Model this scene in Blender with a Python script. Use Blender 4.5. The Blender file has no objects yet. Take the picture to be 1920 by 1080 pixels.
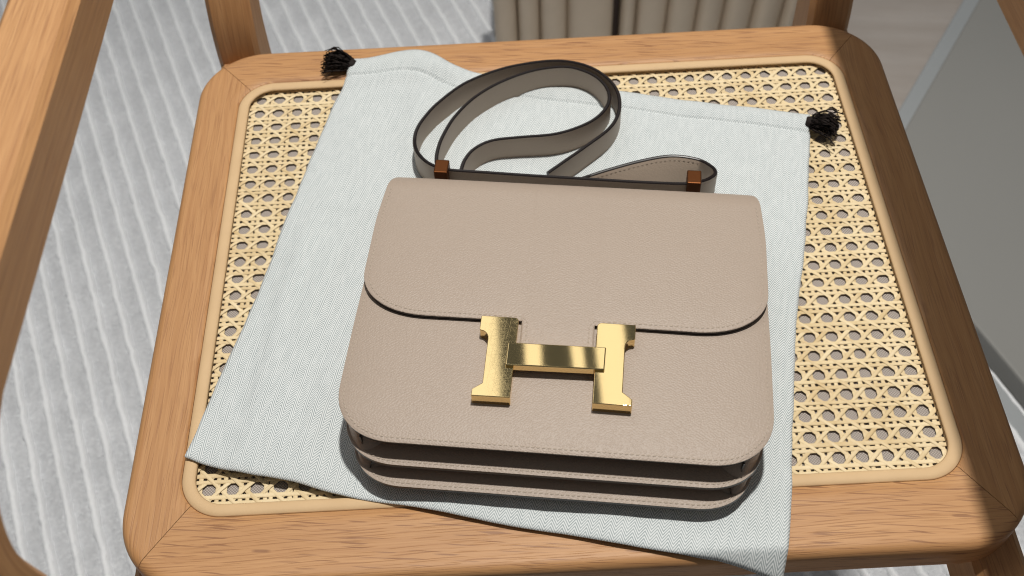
import bpy, bmesh, math, random
from mathutils import Matrix, Vector, noise

random.seed(7)
R_ = math.radians
scene = bpy.context.scene
COL = scene.collection
H0 = 0.44                      # height of the caned seat above the floor

# ------------------------------------------------------------------ camera
cam_d = bpy.data.cameras.new("camera")
cam = bpy.data.objects.new("camera", cam_d)
COL.objects.link(cam)
rot = Matrix.Rotation(-0.0409, 3, 'Z') @ Matrix.Rotation(0.0327, 3, 'Y') @ Matrix.Rotation(0.6429, 3, 'X')
cam.matrix_world = Matrix.Translation((-0.02603, -0.42737, 0.53672 + H0)) @ rot.to_4x4()
cam_d.sensor_width = 36.0
cam_d.lens = 36.0 * 2087.2 / 1920.0
cam_d.clip_start = 0.01
cam_d.clip_end = 50.0
cam_d.dof.use_dof = True
cam_d.dof.focus_distance = 0.62
cam_d.dof.aperture_fstop = 11.0
scene.camera = cam

# ------------------------------------------------------------------ light
world = bpy.data.worlds.new("World")
scene.world = world
world.use_nodes = True
bg = world.node_tree.nodes["Background"]
bg.inputs[0].default_value = (0.92, 0.97, 1.0, 1)
bg.inputs[1].default_value = 0.092


def lamp(name, kind, loc, aim, power, color, **kw):
    d = bpy.data.lights.new(name, kind)
    d.energy = power
    d.color = color
    for k, v in kw.items():
        setattr(d, k, v)
    o = bpy.data.objects.new(name, d)
    COL.objects.link(o)
    o.location = loc
    o.rotation_euler = (Vector(aim) - Vector(loc)).to_track_quat('-Z', 'Y').to_euler()
    return o


lamp("ceiling_spot", 'SPOT', (0.155, 0.255, 2.0 + H0), (0.03, -0.04, H0), 154, (1.0, 0.965, 0.905),
     shadow_soft_size=0.044, spot_size=R_(76), spot_blend=1.0)
lamp("fill_panel", 'AREA', (-0.93, 1.35, 2.3 + H0), (-0.93, 1.35, 0), 12.0, (1.0, 0.985, 0.96),  # unseen panel added as soft fill and for the gold to reflect
     shape='RECTANGLE', size=1.7, size_y=2.0)
lamp("side_fill_light", 'AREA', (1.5, -0.9, 2.2 + H0), (0.1, -0.1, H0), 1.6, (1.0, 0.97, 0.93),  # unseen lamp added to lift the gusset ends and front faces
     shape='RECTANGLE', size=0.9, size_y=0.9)
for sx_, w_ in ((0.02, 0.05), (0.15, 0.035), (0.25, 0.09), (0.42, 0.05)):      # unseen strips added to streak the clasp's reflection
    lamp("clasp_streak_light", 'AREA', (sx_, 1.5, 2.3 + H0), (sx_, 1.5, 0), 1.15 * math.pi * w_ * 1.7, (1.0, 0.96, 0.9),
         shape='RECTANGLE', size=w_, size_y=1.7)

scene.view_settings.view_transform = 'Standard'
scene.view_settings.look = 'None'
scene.view_settings.exposure = 0.0
scene.view_settings.gamma = 1.0
scene.cycles.use_denoising = True
scene.cycles.max_bounces = 8
scene.cycles.filter_width = 1.1


# ------------------------------------------------------------------ helpers
def tag(o, label=None, cat=None, group=None, kind=None):
    if label: o["label"] = label
    if cat: o["category"] = cat
    if group: o["group"] = group
    if kind: o["kind"] = kind
    return o


def empty(name, loc, rz=0.0):
    o = bpy.data.objects.new(name, None)
    o.empty_display_size = 0.05
    COL.objects.link(o)
    o.location = loc
    o.rotation_euler = (0, 0, rz)
    return o


def link_mesh(name, me, parent=None, loc=(0, 0, 0)):
    o = bpy.data.objects.new(name, me)
    COL.objects.link(o)
    o.parent = parent
    o.location = loc
    return o


def mesh(name, verts, faces, mats, parent=None, loc=(0, 0, 0), smooth=True, uv=None, midx=None, angle=None):
    me = bpy.data.meshes.new(name)
    me.from_pydata([tuple(v) for v in verts], [], faces)
    for m in (mats if isinstance(mats, (list, tuple)) else [mats]):
        me.materials.append(m)
    if midx:
        me.polygons.foreach_set("material_index", midx)
    if uv:
        l = me.uv_layers.new(name="UVMap")
        for i, lp in enumerate(me.loops):
            l.data[i].uv = uv[lp.vertex_index]
    if smooth:
        me.polygons.foreach_set("use_smooth", [True] * len(me.polygons))
    me.update()
    bm = bmesh.new(); bm.from_mesh(me)
    bmesh.ops.recalc_face_normals(bm, faces=bm.faces)
    bm.to_mesh(me); bm.free()
    if angle is not None:
        try:
            me.set_sharp_from_angle(angle=R_(angle))
        except Exception:
            pass
    return link_mesh(name, me, parent, loc)


def bevel(o, w, seg=2, angle=35):
    m = o.modifiers.new("bevel", 'BEVEL')
    m.width = w; m.segments = seg; m.limit_method = 'ANGLE'; m.angle_limit = R_(angle)
    return o


def box(name, lo, hi, mats, parent=None, loc=(0, 0, 0), bw=0.002, uv_axis=1):
    v = [(x, y, z) for x in (lo[0], hi[0]) for y in (lo[1], hi[1]) for z in (lo[2], hi[2])]
    f = [(0, 1, 3, 2), (4, 6, 7, 5), (0, 4, 5, 1), (2, 3, 7, 6), (0, 2, 6, 4), (1, 5, 7, 3)]
    uv = [(p[uv_axis], p[(uv_axis + 1) % 3] + p[(uv_axis + 2) % 3]) for p in v]
    o = mesh(name, v, f, mats, parent, loc, smooth=False, uv=uv)
    if bw: bevel(o, bw)
    return o


def catmull(pts, n=10, closed=False):
    out = []
    N = len(pts)
    P = lambda i: Vector(pts[i % N]) if closed else Vector(pts[max(0, min(N - 1, i))])
    for i in range(N if closed else N - 1):
        p0, p1, p2, p3 = P(i - 1), P(i), P(i + 1), P(i + 2)
        for k in range(n):
            t = k / n
            out.append(0.5 * ((2 * p1) + (p2 - p0) * t + (2 * p0 - 5 * p1 + 4 * p2 - p3) * t * t + (3 * p1 - p0 - 3 * p2 + p3) * t ** 3))
    if not closed: out.append(Vector(pts[-1]))
    return out


def resample(pts, step):
    """even spacing along a polyline"""
    out = [pts[0].copy()]
    acc = 0.0
    for a, b in zip(pts, pts[1:]):
        L = (b - a).length
        while L > 0 and acc + L >= step:
            t = (step - acc) / L
            a = a + (b - a) * t
            out.append(a.copy())
            L = (b - a).length
            acc = 0.0
        acc += L
    return out


# ------------------------------------------------------------------ materials
class NT:
    def __init__(s, name):
        s.m = bpy.data.materials.new(name)
        s.m.use_nodes = True
        s.t = s.m.node_tree
        s.b = s.t.nodes["Principled BSDF"]

    def n(s, typ, **kw):
        nd = s.t.nodes.new("ShaderNode" + typ)
        for k, v in kw.items():
            setattr(nd, k, v)
        return nd

    def l(s, a, b):
        s.t.links.new(a, b)

    def math(s, op, a, b=None, c=None):
        nd = s.n("Math", operation=op)
        for i, v in enumerate((a, b, c)):
            if v is None: continue
            if isinstance(v, (int, float)): nd.inputs[i].default_value = v
            else: s.l(v, nd.inputs[i])
        return nd.outputs[0]

    def mix(s, fac, a, b, mode='MIX'):
        nd = s.n("Mix", data_type='RGBA', blend_type=mode)
        for i, v in ((0, fac), (6, a), (7, b)):
            if isinstance(v, (int, float)): nd.inputs[i].default_value = v
            elif isinstance(v, tuple): nd.inputs[i].default_value = (*v, 1)
            else: s.l(v, nd.inputs[i])
        return nd.outputs[2]

    def ramp(s, fac, stops):
        nd = s.n("ValToRGB")
        e = nd.color_ramp.elements
        while len(e) < len(stops): e.new(0.5)
        for k, (p, c) in enumerate(stops):
            e[k].position = p
            e[k].color = (c, c, c, 1) if isinstance(c, (int, float)) else (*c, 1)
        s.l(fac, nd.inputs[0])
        return nd.outputs[0]

    def noise(s, vec, scale, detail=2.0, rough=0.5):
        nd = s.n("TexNoise")
        nd.inputs["Scale"].default_value = scale
        nd.inputs["Detail"].default_value = detail
        nd.inputs["Roughness"].default_value = rough
        if vec is not None: s.l(vec, nd.inputs["Vector"])
        return nd.outputs["Fac"]

    def mapping(s, vec, scale=(1, 1, 1), rz=0.0, loc=(0, 0, 0)):
        nd = s.n("Mapping")
        if rz:                                   # rotate first, then stretch
            nd.vector_type = 'TEXTURE'
            scale = tuple(1.0 / k for k in scale)
        nd.inputs["Scale"].default_value = scale
        nd.inputs["Rotation"].default_value = (0, 0, rz)
        nd.inputs["Location"].default_value = loc
        s.l(vec, nd.inputs["Vector"])
        return nd.outputs[0]

    def coords(s, which="Object"):
        return s.n("TexCoord").outputs[which]

    def bump(s, h, strength, dist):
        nd = s.n("Bump")
        nd.inputs["Strength"].default_value = strength
        nd.inputs["Distance"].default_value = dist
        s.l(h, nd.inputs["Height"])
        s.l(nd.outputs[0], s.b.inputs["Normal"])
        return nd

    def set(s, **kw):
        for k, v in kw.items():
            inp = s.b.inputs[k.replace("_", " ")]
            if isinstance(v, (int, float)): inp.default_value = v
            elif isinstance(v, tuple): inp.default_value = (*v, 1)
            else: s.l(v, inp)
        return s.m


def mat_oak(name, tone=1.0, ray=0.85, pore=0.66, midk=0.42):
    t = NT(name)
    uv = t.coords("UV")
    rnd = t.n("ObjectInfo").outputs["Random"]
    off = t.n("Combine" + "XYZ")
    t.l(t.math('MULTIPLY', rnd, 7.3), off.inputs[0]); t.l(t.math('MULTIPLY', rnd, 3.1), off.inputs[1])
    add = t.n("VectorMath", operation='ADD'); t.l(uv, add.inputs[0]); t.l(off.outputs[0], add.inputs[1])
    v = add.outputs[0]
    # slow wander of the grain
    w = t.noise(t.mapping(v, (6, 14, 1)), 1.0, 2)
    wv = t.n("CombineXYZ"); t.l(t.math('MULTIPLY', t.math('SUBTRACT', w, 0.5), 0.010), wv.inputs[1])
    add2 = t.n("VectorMath", operation='ADD'); t.l(v, add2.inputs[0]); t.l(wv.outputs[0], add2.inputs[1])
    v2 = add2.outputs[0]
    broad = t.noise(t.mapping(v2, (2.5, 70, 1)), 1.0, 3)
    mid_ = t.noise(t.mapping(v2, (9, 330, 1)), 1.0, 2, 0.5)
    fine = t.noise(t.mapping(v2, (26, 1100, 1)), 1.0, 3, 0.6)
    pores = t.noise(t.mapping(v2, (30, 1250, 1), rz=R_(1.2)), 1.0, 1.0, 0.4)
    pm = t.ramp(pores, [(0.57, 0.0), (0.66, 1.0)])
    rays = t.noise(t.mapping(v2, (42, 900, 1), rz=R_(-6)), 1.0, 0.0, 0.4)
    rm = t.ramp(rays, [(0.66, 0.0), (0.72, 1.0)])
    c = t.mix(broad, (0.485 * tone, 0.250 * tone, 0.102 * tone), (0.605 * tone, 0.338 * tone, 0.155 * tone))
    c = t.mix(t.ramp(mid_, [(0.42, 0.0), (0.70, midk)]), c, (0.42 * tone, 0.205 * tone, 0.082 * tone))
    c = t.mix(t.ramp(fine, [(0.40, 0.0), (0.72, 0.55)]), c, (0.40 * tone, 0.192 * tone, 0.078 * tone))
    c = t.mix(t.math('MULTIPLY', pm, pore), c, (0.32 * tone, 0.150 * tone, 0.068 * tone))
    c = t.mix(t.math('MULTIPLY', rm, ray), c, (0.28 * tone, 0.130 * tone, 0.058 * tone))
    h = t.math('SUBTRACT', 1.0, t.math('MAXIMUM', pm, t.math('MULTIPLY', fine, 0.4)))
    t.bump(h, 0.35, 0.0004)
    return t.set(Base_Color=c, Roughness=0.48, Specular_IOR_Level=0.35)


OAK = mat_oak("oak_flat_sawn")
OAKFINE = mat_oak("oak_rift_sawn", 1.0, 0.22, 0.46, 0.65)


def mat_cane():
    t = NT("cane")
    ob = t.coords()
    rnd = t.n("ObjectInfo").outputs["Random"]
    n1 = t.noise(t.mapping(ob, (45, 45, 45)), 1.0, 3)
    c = t.mix(rnd, (0.64, 0.475, 0.25), (0.80, 0.645, 0.39))
    c = t.mix(t.ramp(n1, [(0.35, 0.0), (0.75, 0.7)]), c, (0.88, 0.74, 0.50))
    n2 = t.noise(t.mapping(ob, (160, 160, 160)), 1.0, 2)
    c = t.mix(t.ramp(n2, [(0.64, 0.0), (0.80, 0.35)]), c, (0.52, 0.33, 0.14))
    t.bump(t.noise(ob, 1600, 2), 0.2, 0.0003)
    return t.set(Base_Color=c, Roughness=0.55, Specular_IOR_Level=0.3)


CANE = mat_cane()


def mat_bead():
    t = NT("rattan_bead")
    ob = t.coords()
    n1 = t.noise(t.mapping(ob, (60, 60, 60)), 1.0, 3)
    c = t.mix(n1, (0.62, 0.425, 0.235), (0.70, 0.495, 0.285))
    t.bump(t.noise(ob, 900, 2), 0.15, 0.0003)
    return t.set(Base_Color=c, Roughness=0.62, Specular_IOR_Level=0.25)


BEAD = mat_bead()


def mat_backing():
    t = NT("backing_mesh")
    ob = t.coords()
    sx = t.n("SeparateXYZ"); t.l(ob, sx.inputs[0])
    k = 2 * math.pi / 0.0016
    a = t.math('SINE', t.math('MULTIPLY', sx.outputs[0], k))
    b = t.math('SINE', t.math('MULTIPLY', sx.outputs[1], k))
    p = t.ramp(t.math('MULTIPLY_ADD', t.math('MULTIPLY', a, b), 0.5, 0.5), [(0.3, 0.0), (0.7, 1.0)])
    c = t.mix(p, (0.23, 0.195, 0.172), (0.50, 0.44, 0.395))
    t.bump(p, 0.5, 0.0004)
    return t.set(Base_Color=c, Roughness=0.8)


BACKING = mat_backing()


def mat_herringbone():
    t = NT("herringbone_cotton")
    uv = t.coords("UV")
    wob = t.noise(t.mapping(uv, (30, 30, 1)), 1.0, 2)
    sx = t.n("SeparateXYZ"); t.l(uv, sx.inputs[0])
    wb = t.math('MULTIPLY', t.math('SUBTRACT', wob, 0.5), 0.0016)
    u = t.math('ADD', sx.outputs[0], wb)
    v = t.math('ADD', sx.outputs[1], wb)
    period, pitch = 0.0059, 0.00178
    tri = t.math('PINGPONG', u, period / 2)
    ph = t.math('DIVIDE', t.math('ADD', v, t.math('MULTIPLY', tri, 1.4)), pitch)
    s = t.math('SINE', t.math('MULTIPLY', ph, 2 * math.pi))
    p = t.ramp(t.math('MULTIPLY_ADD', s, 0.5, 0.5), [(0.34, 0.0), (0.70, 1.0)])
    sl = t.noise(t.mapping(uv, (500, 90, 1)), 1.0, 2)
    p2 = t.math('MULTIPLY', p, t.math('MULTIPLY_ADD', sl, 0.9, 0.45))
    c = t.mix(p2, (0.78, 0.81, 0.812), (0.34, 0.39, 0.40))
    big = t.noise(t.mapping(uv, (9, 5, 1)), 1.0, 2)
    c = t.mix(t.math('MULTIPLY', big, 0.10), c, (0.62, 0.68, 0.70))
    t.bump(t.math('ADD', t.math('MULTIPLY', p, -0.6), t.noise(t.mapping(uv, (1500, 1500, 1)), 1.0, 1)), 0.35, 0.0003)
    t.b.inputs["Sheen Weight"].default_value = 0.15
    return t.set(Base_Color=c, Roughness=0.9, Specular_IOR_Level=0.2)


CLOTH = mat_herringbone()


def mat_leather(name, col, grain=1.0):
    t = NT(name)
    ob = t.coords()
    wob = t.n("TexNoise"); wob.inputs["Scale"].default_value = 70; t.l(ob, wob.inputs["Vector"])
    sub = t.n("VectorMath", operation='SUBTRACT'); t.l(wob.outputs["Color"], sub.inputs[0]); sub.inputs[1].default_value = (.5, .5, .5)
    sc = t.n("VectorMath", operation='SCALE'); t.l(sub.outputs[0], sc.inputs[0]); sc.inputs["Scale"].default_value = 0.0035
    ad = t.n("VectorMath", operation='ADD'); t.l(ob, ad.inputs[0]); t.l(sc.outputs[0], ad.inputs[1])
    v = ad.outputs[0]
    px = t.n("SeparateXYZ"); t.l(v, px.inputs[0])
    def lines(ang, pitch):
        u = t.math('ADD', t.math('MULTIPLY', px.outputs[0], math.cos(ang)), t.math('MULTIPLY', px.outputs[1], math.sin(ang)))
        u = t.math('ADD', u, t.math('MULTIPLY', px.outputs[2], 0.8))
        return t.math('MULTIPLY_ADD', t.math('SINE', t.math('MULTIPLY', u, 2 * math.pi / pitch)), 0.5, 0.5)
    a = lines(R_(58), 0.00135)
    b = lines(R_(-52), 0.00145)
    n1 = t.noise(t.mapping(ob, (55, 55, 55)), 1.0, 2)
    sel = t.ramp(n1, [(0.40, 0.0), (0.60, 1.0)])
    g = t.math('ADD', t.math('MULTIPLY', a, t.math('MULTIPLY_ADD', sel, 0.5, 0.35)), t.math('MULTIPLY', b, t.math('MULTIPLY_ADD', sel, -0.5, 0.85)))
    brk = t.noise(t.mapping(ob, (700, 700, 700)), 1.0, 2)
    patch = t.ramp(t.noise(t.mapping(ob, (14, 14, 14)), 1.0, 2), [(0.30, 0.7), (0.65, 1.0)])
    vo = t.n("TexVoronoi"); vo.inputs["Scale"].default_value = 1.0
    t.l(t.mapping(v, (820, 1150, 900), rz=R_(28)), vo.inputs["Vector"])
    peb = t.ramp(vo.outputs["Distance"], [(0.15, 1.0), (0.75, 0.0)])
    h = t.math('MULTIPLY', t.math('ADD', t.math('MULTIPLY', g, 0.32), t.math('ADD', t.math('MULTIPLY', peb, 0.75), t.math('MULTIPLY', brk, 0.25))), patch)
    tone = t.noise(t.mapping(ob, (11, 11, 11)), 1.0, 3)
    c = t.mix(tone, tuple(x * 0.985 for x in col), tuple(min(1, x * 1.015) for x in col))
    c = t.mix(t.math('MULTIPLY', t.ramp(h, [(0.25, 1.0), (0.60, 0.0)]), 0.10 * grain), c, tuple(x * 0.6 for x in col))
    t.bump(h, 0.5 * grain, 0.00030)
    return t.set(Base_Color=c, Roughness=0.47, Specular_IOR_Level=0.40)


LEATHER = mat_leather("taupe_leather", (0.405, 0.325, 0.263))
STRAPLEATHER = mat_leather("strap_leather", (0.40, 0.322, 0.255), 0.5)


def mat_plain(name, col, rough=0.5, spec=0.5, metal=0.0, var=0.08, scale=60, bumpv=0.0):
    t = NT(name)
    ob = t.coords()
    n1 = t.noise(ob, scale, 3)
    c = t.mix(n1, tuple(x * (1 - var) for x in col), tuple(min(1, x * (1 + var)) for x in col))
    if bumpv: t.bump(t.noise(ob, scale * 12, 2), bumpv, 0.0008)
    return t.set(Base_Color=c, Roughness=rough, Specular_IOR_Level=spec, Metallic=metal)


EDGE = mat_plain("edge_paint", (0.012, 0.008, 0.008), 0.32, 0.5)
THREAD = mat_plain("stitch_thread", (0.44, 0.365, 0.295), 0.7, 0.3)
YARN = mat_plain("black_yarn", (0.016, 0.010, 0.0085), 0.75, 0.25)
KEEPER = mat_plain("keeper_dark_gold", (0.125, 0.046, 0.017), 0.45, 0.5, 1.0)  # gold keepers, with their dark reflection put into the base colour


def mat_gold(name, wear_amt):
    t = NT(name)
    ob = t.coords()
    sets = []
    for ang in (31, -52, 84, 8):
        nz = t.noise(t.mapping(ob, (75, 5200, 900), rz=R_(ang)), 1.0, 0, 0.4)
        sets.append(t.ramp(nz, [(0.69, 0.0), (0.75, 1.0)]))
    sc = sets[0]
    for x in sets[1:]: sc = t.math('MAXIMUM', sc, x)
    scw = t.math('MULTIPLY', sc, 0.45 * wear_amt)
    r = t.math('MULTIPLY_ADD', scw, 0.16, 0.028 + 0.08 * wear_amt)
    t.bump(t.math('SUBTRACT', t.math('MULTIPLY', t.noise(ob, 28, 1), 0.35), t.math('MULTIPLY', scw, 0.12)), 0.10, 0.0005)
    return t.set(Base_Color=(0.90, 0.69, 0.34), Roughness=r, Metallic=1.0)


GOLD = mat_gold("polished_gold", 0.04)
GOLDWORN = mat_gold("worn_gold", 0.16)


def mat_rug(name, c0, c1):
    t = NT(name)
    ob = t.coords()
    n1 = t.noise(t.mapping(ob, (260, 260, 260)), 1.0, 3, 0.65)
    n2 = t.noise(t.mapping(ob, (24, 24, 24)), 1.0, 3)
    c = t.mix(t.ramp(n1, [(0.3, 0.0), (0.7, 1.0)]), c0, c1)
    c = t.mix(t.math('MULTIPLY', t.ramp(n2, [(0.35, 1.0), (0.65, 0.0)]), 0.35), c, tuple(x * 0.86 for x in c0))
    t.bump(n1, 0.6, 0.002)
    t.b.inputs["Sheen Weight"].default_value = 0.3
    return t.set(Base_Color=c, Roughness=0.95, Specular_IOR_Level=0.15)


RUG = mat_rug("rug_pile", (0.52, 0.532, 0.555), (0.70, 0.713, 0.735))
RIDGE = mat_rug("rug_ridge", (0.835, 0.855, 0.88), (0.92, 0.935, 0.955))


def mat_floor():
    t = NT("travertine_floor")
    ob = t.coords()
    n1 = t.noise(t.mapping(ob, (5, 34, 1), rz=R_(-8)), 1.0, 4, 0.6)
    n2 = t.noise(ob, 30, 3)
    c = t.mix(t.ramp(n1, [(0.3, 0.0), (0.7, 1.0)]), (0.37, 0.325, 0.29), (0.44, 0.40, 0.37))
    c = t.mix(t.math('MULTIPLY', n2, 0.3), c, (0.27, 0.25, 0.235))
    return t.set(Base_Color=c, Roughness=0.55)


FLOOR = mat_floor()
UPH = mat_plain("taupe_upholstery", (0.62, 0.525, 0.415), 0.85, 0.25, 0, 0.06, 40, 0.25)
UPHSHADE = mat_plain("upholstery_gap_shade", (0.10, 0.075, 0.065), 0.9, 0.2)  # shade of the gap between the channels, put into the colour
GREYTOP = mat_plain("grey_lacquer", (0.262, 0.26, 0.248), 0.6, 0.35, 0, 0.03, 8)
PALE = mat_plain("pale_edge", (0.34, 0.36, 0.372), 0.6, 0.3, 0, 0.04, 20)

# ------------------------------------------------------------------ floor and rug
def sheet(name, poly, z, m, kind=None):
    o = mesh(name, [(x, y, z) for x, y in poly], [tuple(range(len(poly)))], m, smooth=False)
    return tag(o, kind=kind)


sheet("floor", [(-2.5, -2.0), (2.5, -2.0), (2.5, 3.0), (-2.5, 3.0)], 0.0, FLOOR, 'structure')

A_DIR = R_(-69.2)                               # the ridges run along this direction
AX = Vector((math.cos(A_DIR), math.sin(A_DIR), 0))      # along
BX = Vector((-AX.y, AX.x, 0))                            # across (points right/back)
PITCH = 0.02335
P0 = Vector((-0.457, 0.108, 0))                 # a point on one ridge


def in_rug(x, y):
    if y < 0.30: return x < 1.1
    return x < 0.34


rug_root = None


def build_rug():
    global rug_root
    a0, a1, da = -1.15, 0.75, 0.0055
    b0i, b1i = -22, 42
    nb = 8
    na = int((a1 - a0) / da)
    # grey pile: one sheet with its own uneven nap
    V, F, idx = [], [], {}
    bvals = [(i + k / nb) for i in range(b0i, b1i) for k in range(nb)]
    for bi, bb in enumerate(bvals):
        fr = bb - math.floor(bb)
        for ai in range(na + 1):
            a = a0 + ai * da
            p = P0 + AX * a + BX * (bb * PITCH)
            if not in_rug(p.x, p.y): continue
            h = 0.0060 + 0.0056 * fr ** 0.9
            h += 0.0020 * noise.noise(Vector((p.x * 160, p.y * 160, 1.0))) + 0.0014 * noise.noise(Vector((p.x * 45, p.y * 45, 5.0)))
            idx[bi, ai] = len(V)
            V.append((p.x, p.y, h))
    for bi in range(len(bvals) - 1):
        for ai in range(na):
            q = [(bi, ai), (bi + 1, ai), (bi + 1, ai + 1), (bi, ai + 1)]
            if all(k in idx for k in q): F.append([idx[k] for k in q])
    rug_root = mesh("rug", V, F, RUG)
    tag(rug_root, kind='structure')
    # raised pale ridges, each one its own piece
    for i in range(b0i, b1i):
        pts = []
        for ai in range(na + 1):
            a = a0 + ai * da
            p = P0 + AX * a + BX * (i * PITCH)
            p = p + BX * (0.0013 * noise.noise(Vector((a * 34, i * 3.7, 2.0))) + 0.0012 * noise.noise(Vector((a * 150, i * 9.1, 4.0))))
            if in_rug(p.x, p.y): pts.append((p, a))
        if len(pts) < 12: continue
        V, F = [], []
        prof = [(-0.0046, 0.0060), (-0.0040, 0.0118), (-0.0020, 0.0156), (0.0004, 0.0166), (0.0026, 0.0148), (0.0040, 0.0105), (0.0046, 0.0050)]
        for p, a in pts:
            wv = 1.0 + 0.28 * noise.noise(Vector((a * 120, i * 5.3, 8.0)))
            for k, (o, h) in enumerate(prof):
                j = 0.0007 * noise.noise(Vector((a * 420, i * 2.1 + k * 1.7, 3.0)))
                q = p + BX * (o * wv + j)
                V.append((q.x, q.y, h + (0.0012 * noise.noise(Vector((a * 260, k * 3.0 + i, 6.0))) if 0 < k < 6 else 0)))
        m = len(prof)
        for s in range(len(pts) - 1):
            for k in range(m - 1):
                F.append((s * m + k, s * m + k + 1, (s + 1) * m + k + 1, (s + 1) * m + k))
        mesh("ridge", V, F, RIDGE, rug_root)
    # loose fibres standing out of the nap
    V, F = [], []
    for _ in range(52000):
        b = random.uniform(b0i, b1i - 1) if random.random() < 0.4 else random.randint(b0i, b1i - 1) + random.gauss(-0.12, 0.10)
        a = random.uniform(a0, a1)
        p = P0 + AX * a + BX * (b * PITCH)
        if not in_rug(p.x, p.y): continue
        fr = b - round(b)
        z = 0.0145 if abs(fr) < 0.13 else 0.0085 + 0.004 * (fr % 1.0)
        L = random.uniform(0.003, 0.0065)
        ang = A_DIR + math.pi / 2 * (1 if random.random() < 0.25 else -1) + random.gauss(0, 0.6)
        d = Vector((math.cos(ang), math.sin(ang), random.uniform(-0.2, 0.5))) * L
        w = Vector((-d.y, d.x, 0)).normalized() * 0.00032
        c = Vector((p.x, p.y, z - 0.001))
        n0 = len(V)
        V += [c - w, c + w, c + d]
        F.append((n0, n0 + 1, n0 + 2))
    o = mesh("loose_fibre", V, F, RIDGE, rug_root)
    tag(o, kind='stuff')


build_rug()

# ------------------------------------------------------------------ background: platform and tufted seat
def build_platform():
    z1 = 0.045
    pts = [(0.3865, 0.412), (0.4855, 0.150), (0.62, -0.25), (1.5, -0.25), (1.5, 1.30), (0.993, 1.30)]
    # the top is above the floor: pull the measured floor points in by the height
    c = Vector((-0.026, -0.427)); f = (0.9767 - z1) / 0.9767
    P = [(c.x + (x - c.x) * f, c.y + (y - c.y) * f) for x, y in pts]
    root = empty("display_platform", (0.9, 0.5, 0))
    off = Vector((0.9, 0.5))
    loc = [(x - off.x, y - off.y) for x, y in P]
    n = len(loc)
    def prism(name, poly, za, zb, m):
        V = [(x, y, za) for x, y in poly] + [(x, y, zb) for x, y in poly]
        F = [tuple(range(n, 2 * n)), tuple(reversed(range(n)))] + [(i, (i + 1) % n, n + (i + 1) % n, n + i) for i in range(n)]
        return bevel(mesh(name, V, F, m, root, smooth=False), 0.003)
    cx = sum(p[0] for p in loc) / n; cy = sum(p[1] for p in loc) / n
    def grow(d):
        out = []
        for i in range(n):
            a, b, c2 = Vector(loc[i - 1]), Vector(loc[i]), Vector(loc[(i + 1) % n])
            e1 = (b - a).normalized(); e2 = (c2 - b).normalized()
            n1 = Vector((e1.y, -e1.x)); n2 = Vector((e2.y, -e2.x))
            m = (n1 + n2).normalized()
            k = d / max(0.3, m.dot(n1))
            s = 1 if (b + m * 0.01 - Vector((cx, cy))).length > (b - Vector((cx, cy))).length else -1
            out.append((b.x + m.x * k * s, b.y + m.y * k * s))
        return out
    prism("top_slab", loc, 0.016, z1, GREYTOP)
    prism("pale_plinth", grow(0.022), 0.0, 0.0155, PALE)
    tag(root, "low grey platform with a pale edge on the floor at right", "platform")


build_platform()


def build_sofa():
    root = empty("channel_tufted_sofa", (0.2, 0.66, 0))
    tag(root, "taupe upholstered seat with vertical padded channels behind the chair", "sofa")
    H = 0.20
    def channel(x0, x1, y, flare, bulge=0.021):
        V, F = [], []
        nz, nx = 10, 12
        for j in range(nz + 1):
            z = 0.004 + (H - 0.004) * j / nz
            for i in range(nx + 1):
                t = i / nx
                x = x0 + (x1 - x0) * t
                b = bulge * (1.75 * t ** 0.38 * (1 - t) ** 0.8)
                V.append((x + flare * z * (x + 0.12) , y - b, z))
        m = nx + 1
        for j in range(nz):
            for i in range(nx):
                F.append((j * m + i, j * m + i + 1, (j + 1) * m + i + 1, (j + 1) * m + i))
        # close the back so the channel has thickness
        n0 = len(V)
        for j in range(nz + 1):
            z = V[j * m][2]
            V.append((V[j * m][0], y + 0.02, z)); V.append((V[j * m + nx][0], y + 0.02, z))
        for j in range(nz):
            a = n0 + 2 * j
            F.append((a + 1, a, a + 2, a + 3))
            F.append((a, j * m, (j + 1) * m, a + 2))
            F.append((j * m + nx, a + 1, a + 3, (j + 1) * m + nx))
        F.append(tuple([nz * m + i for i in range(m)] + [n0 + 2 * nz + 1, n0 + 2 * nz]))
        F.append(tuple([n0, n0 + 1] + [i for i in reversed(range(m))]))
        mesh("channel", V, F, UPH, root)
    edges = [-0.232, -0.203, -0.176, -0.143, -0.087]
    for a, b in zip(edges, edges[1:]): channel(a, b, 0.0, 0.10)
    edges = [-0.078, -0.060, -0.022, 0.014, 0.046, 0.082, 0.118, 0.142]
    for a, b in zip(edges, edges[1:]): channel(a, b, 0.0, 0.30)
    box("inner_frame", (-0.225, 0.022, 0.002), (0.145, 0.30, H - 0.02), UPHSHADE, root, bw=0.01)


build_sofa()

# ------------------------------------------------------------------ chair
chair = empty("armchair", (0, 0, 0))
tag(chair, "oak armchair with a caned seat holding the bags", "armchair")
OX, OY0, OY1, OR = 0.2385, -0.2055, 0.1965, 0.044
IX, IY0, IY1, IR = 0.2090, -0.1670, 0.1630, 0.024


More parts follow.
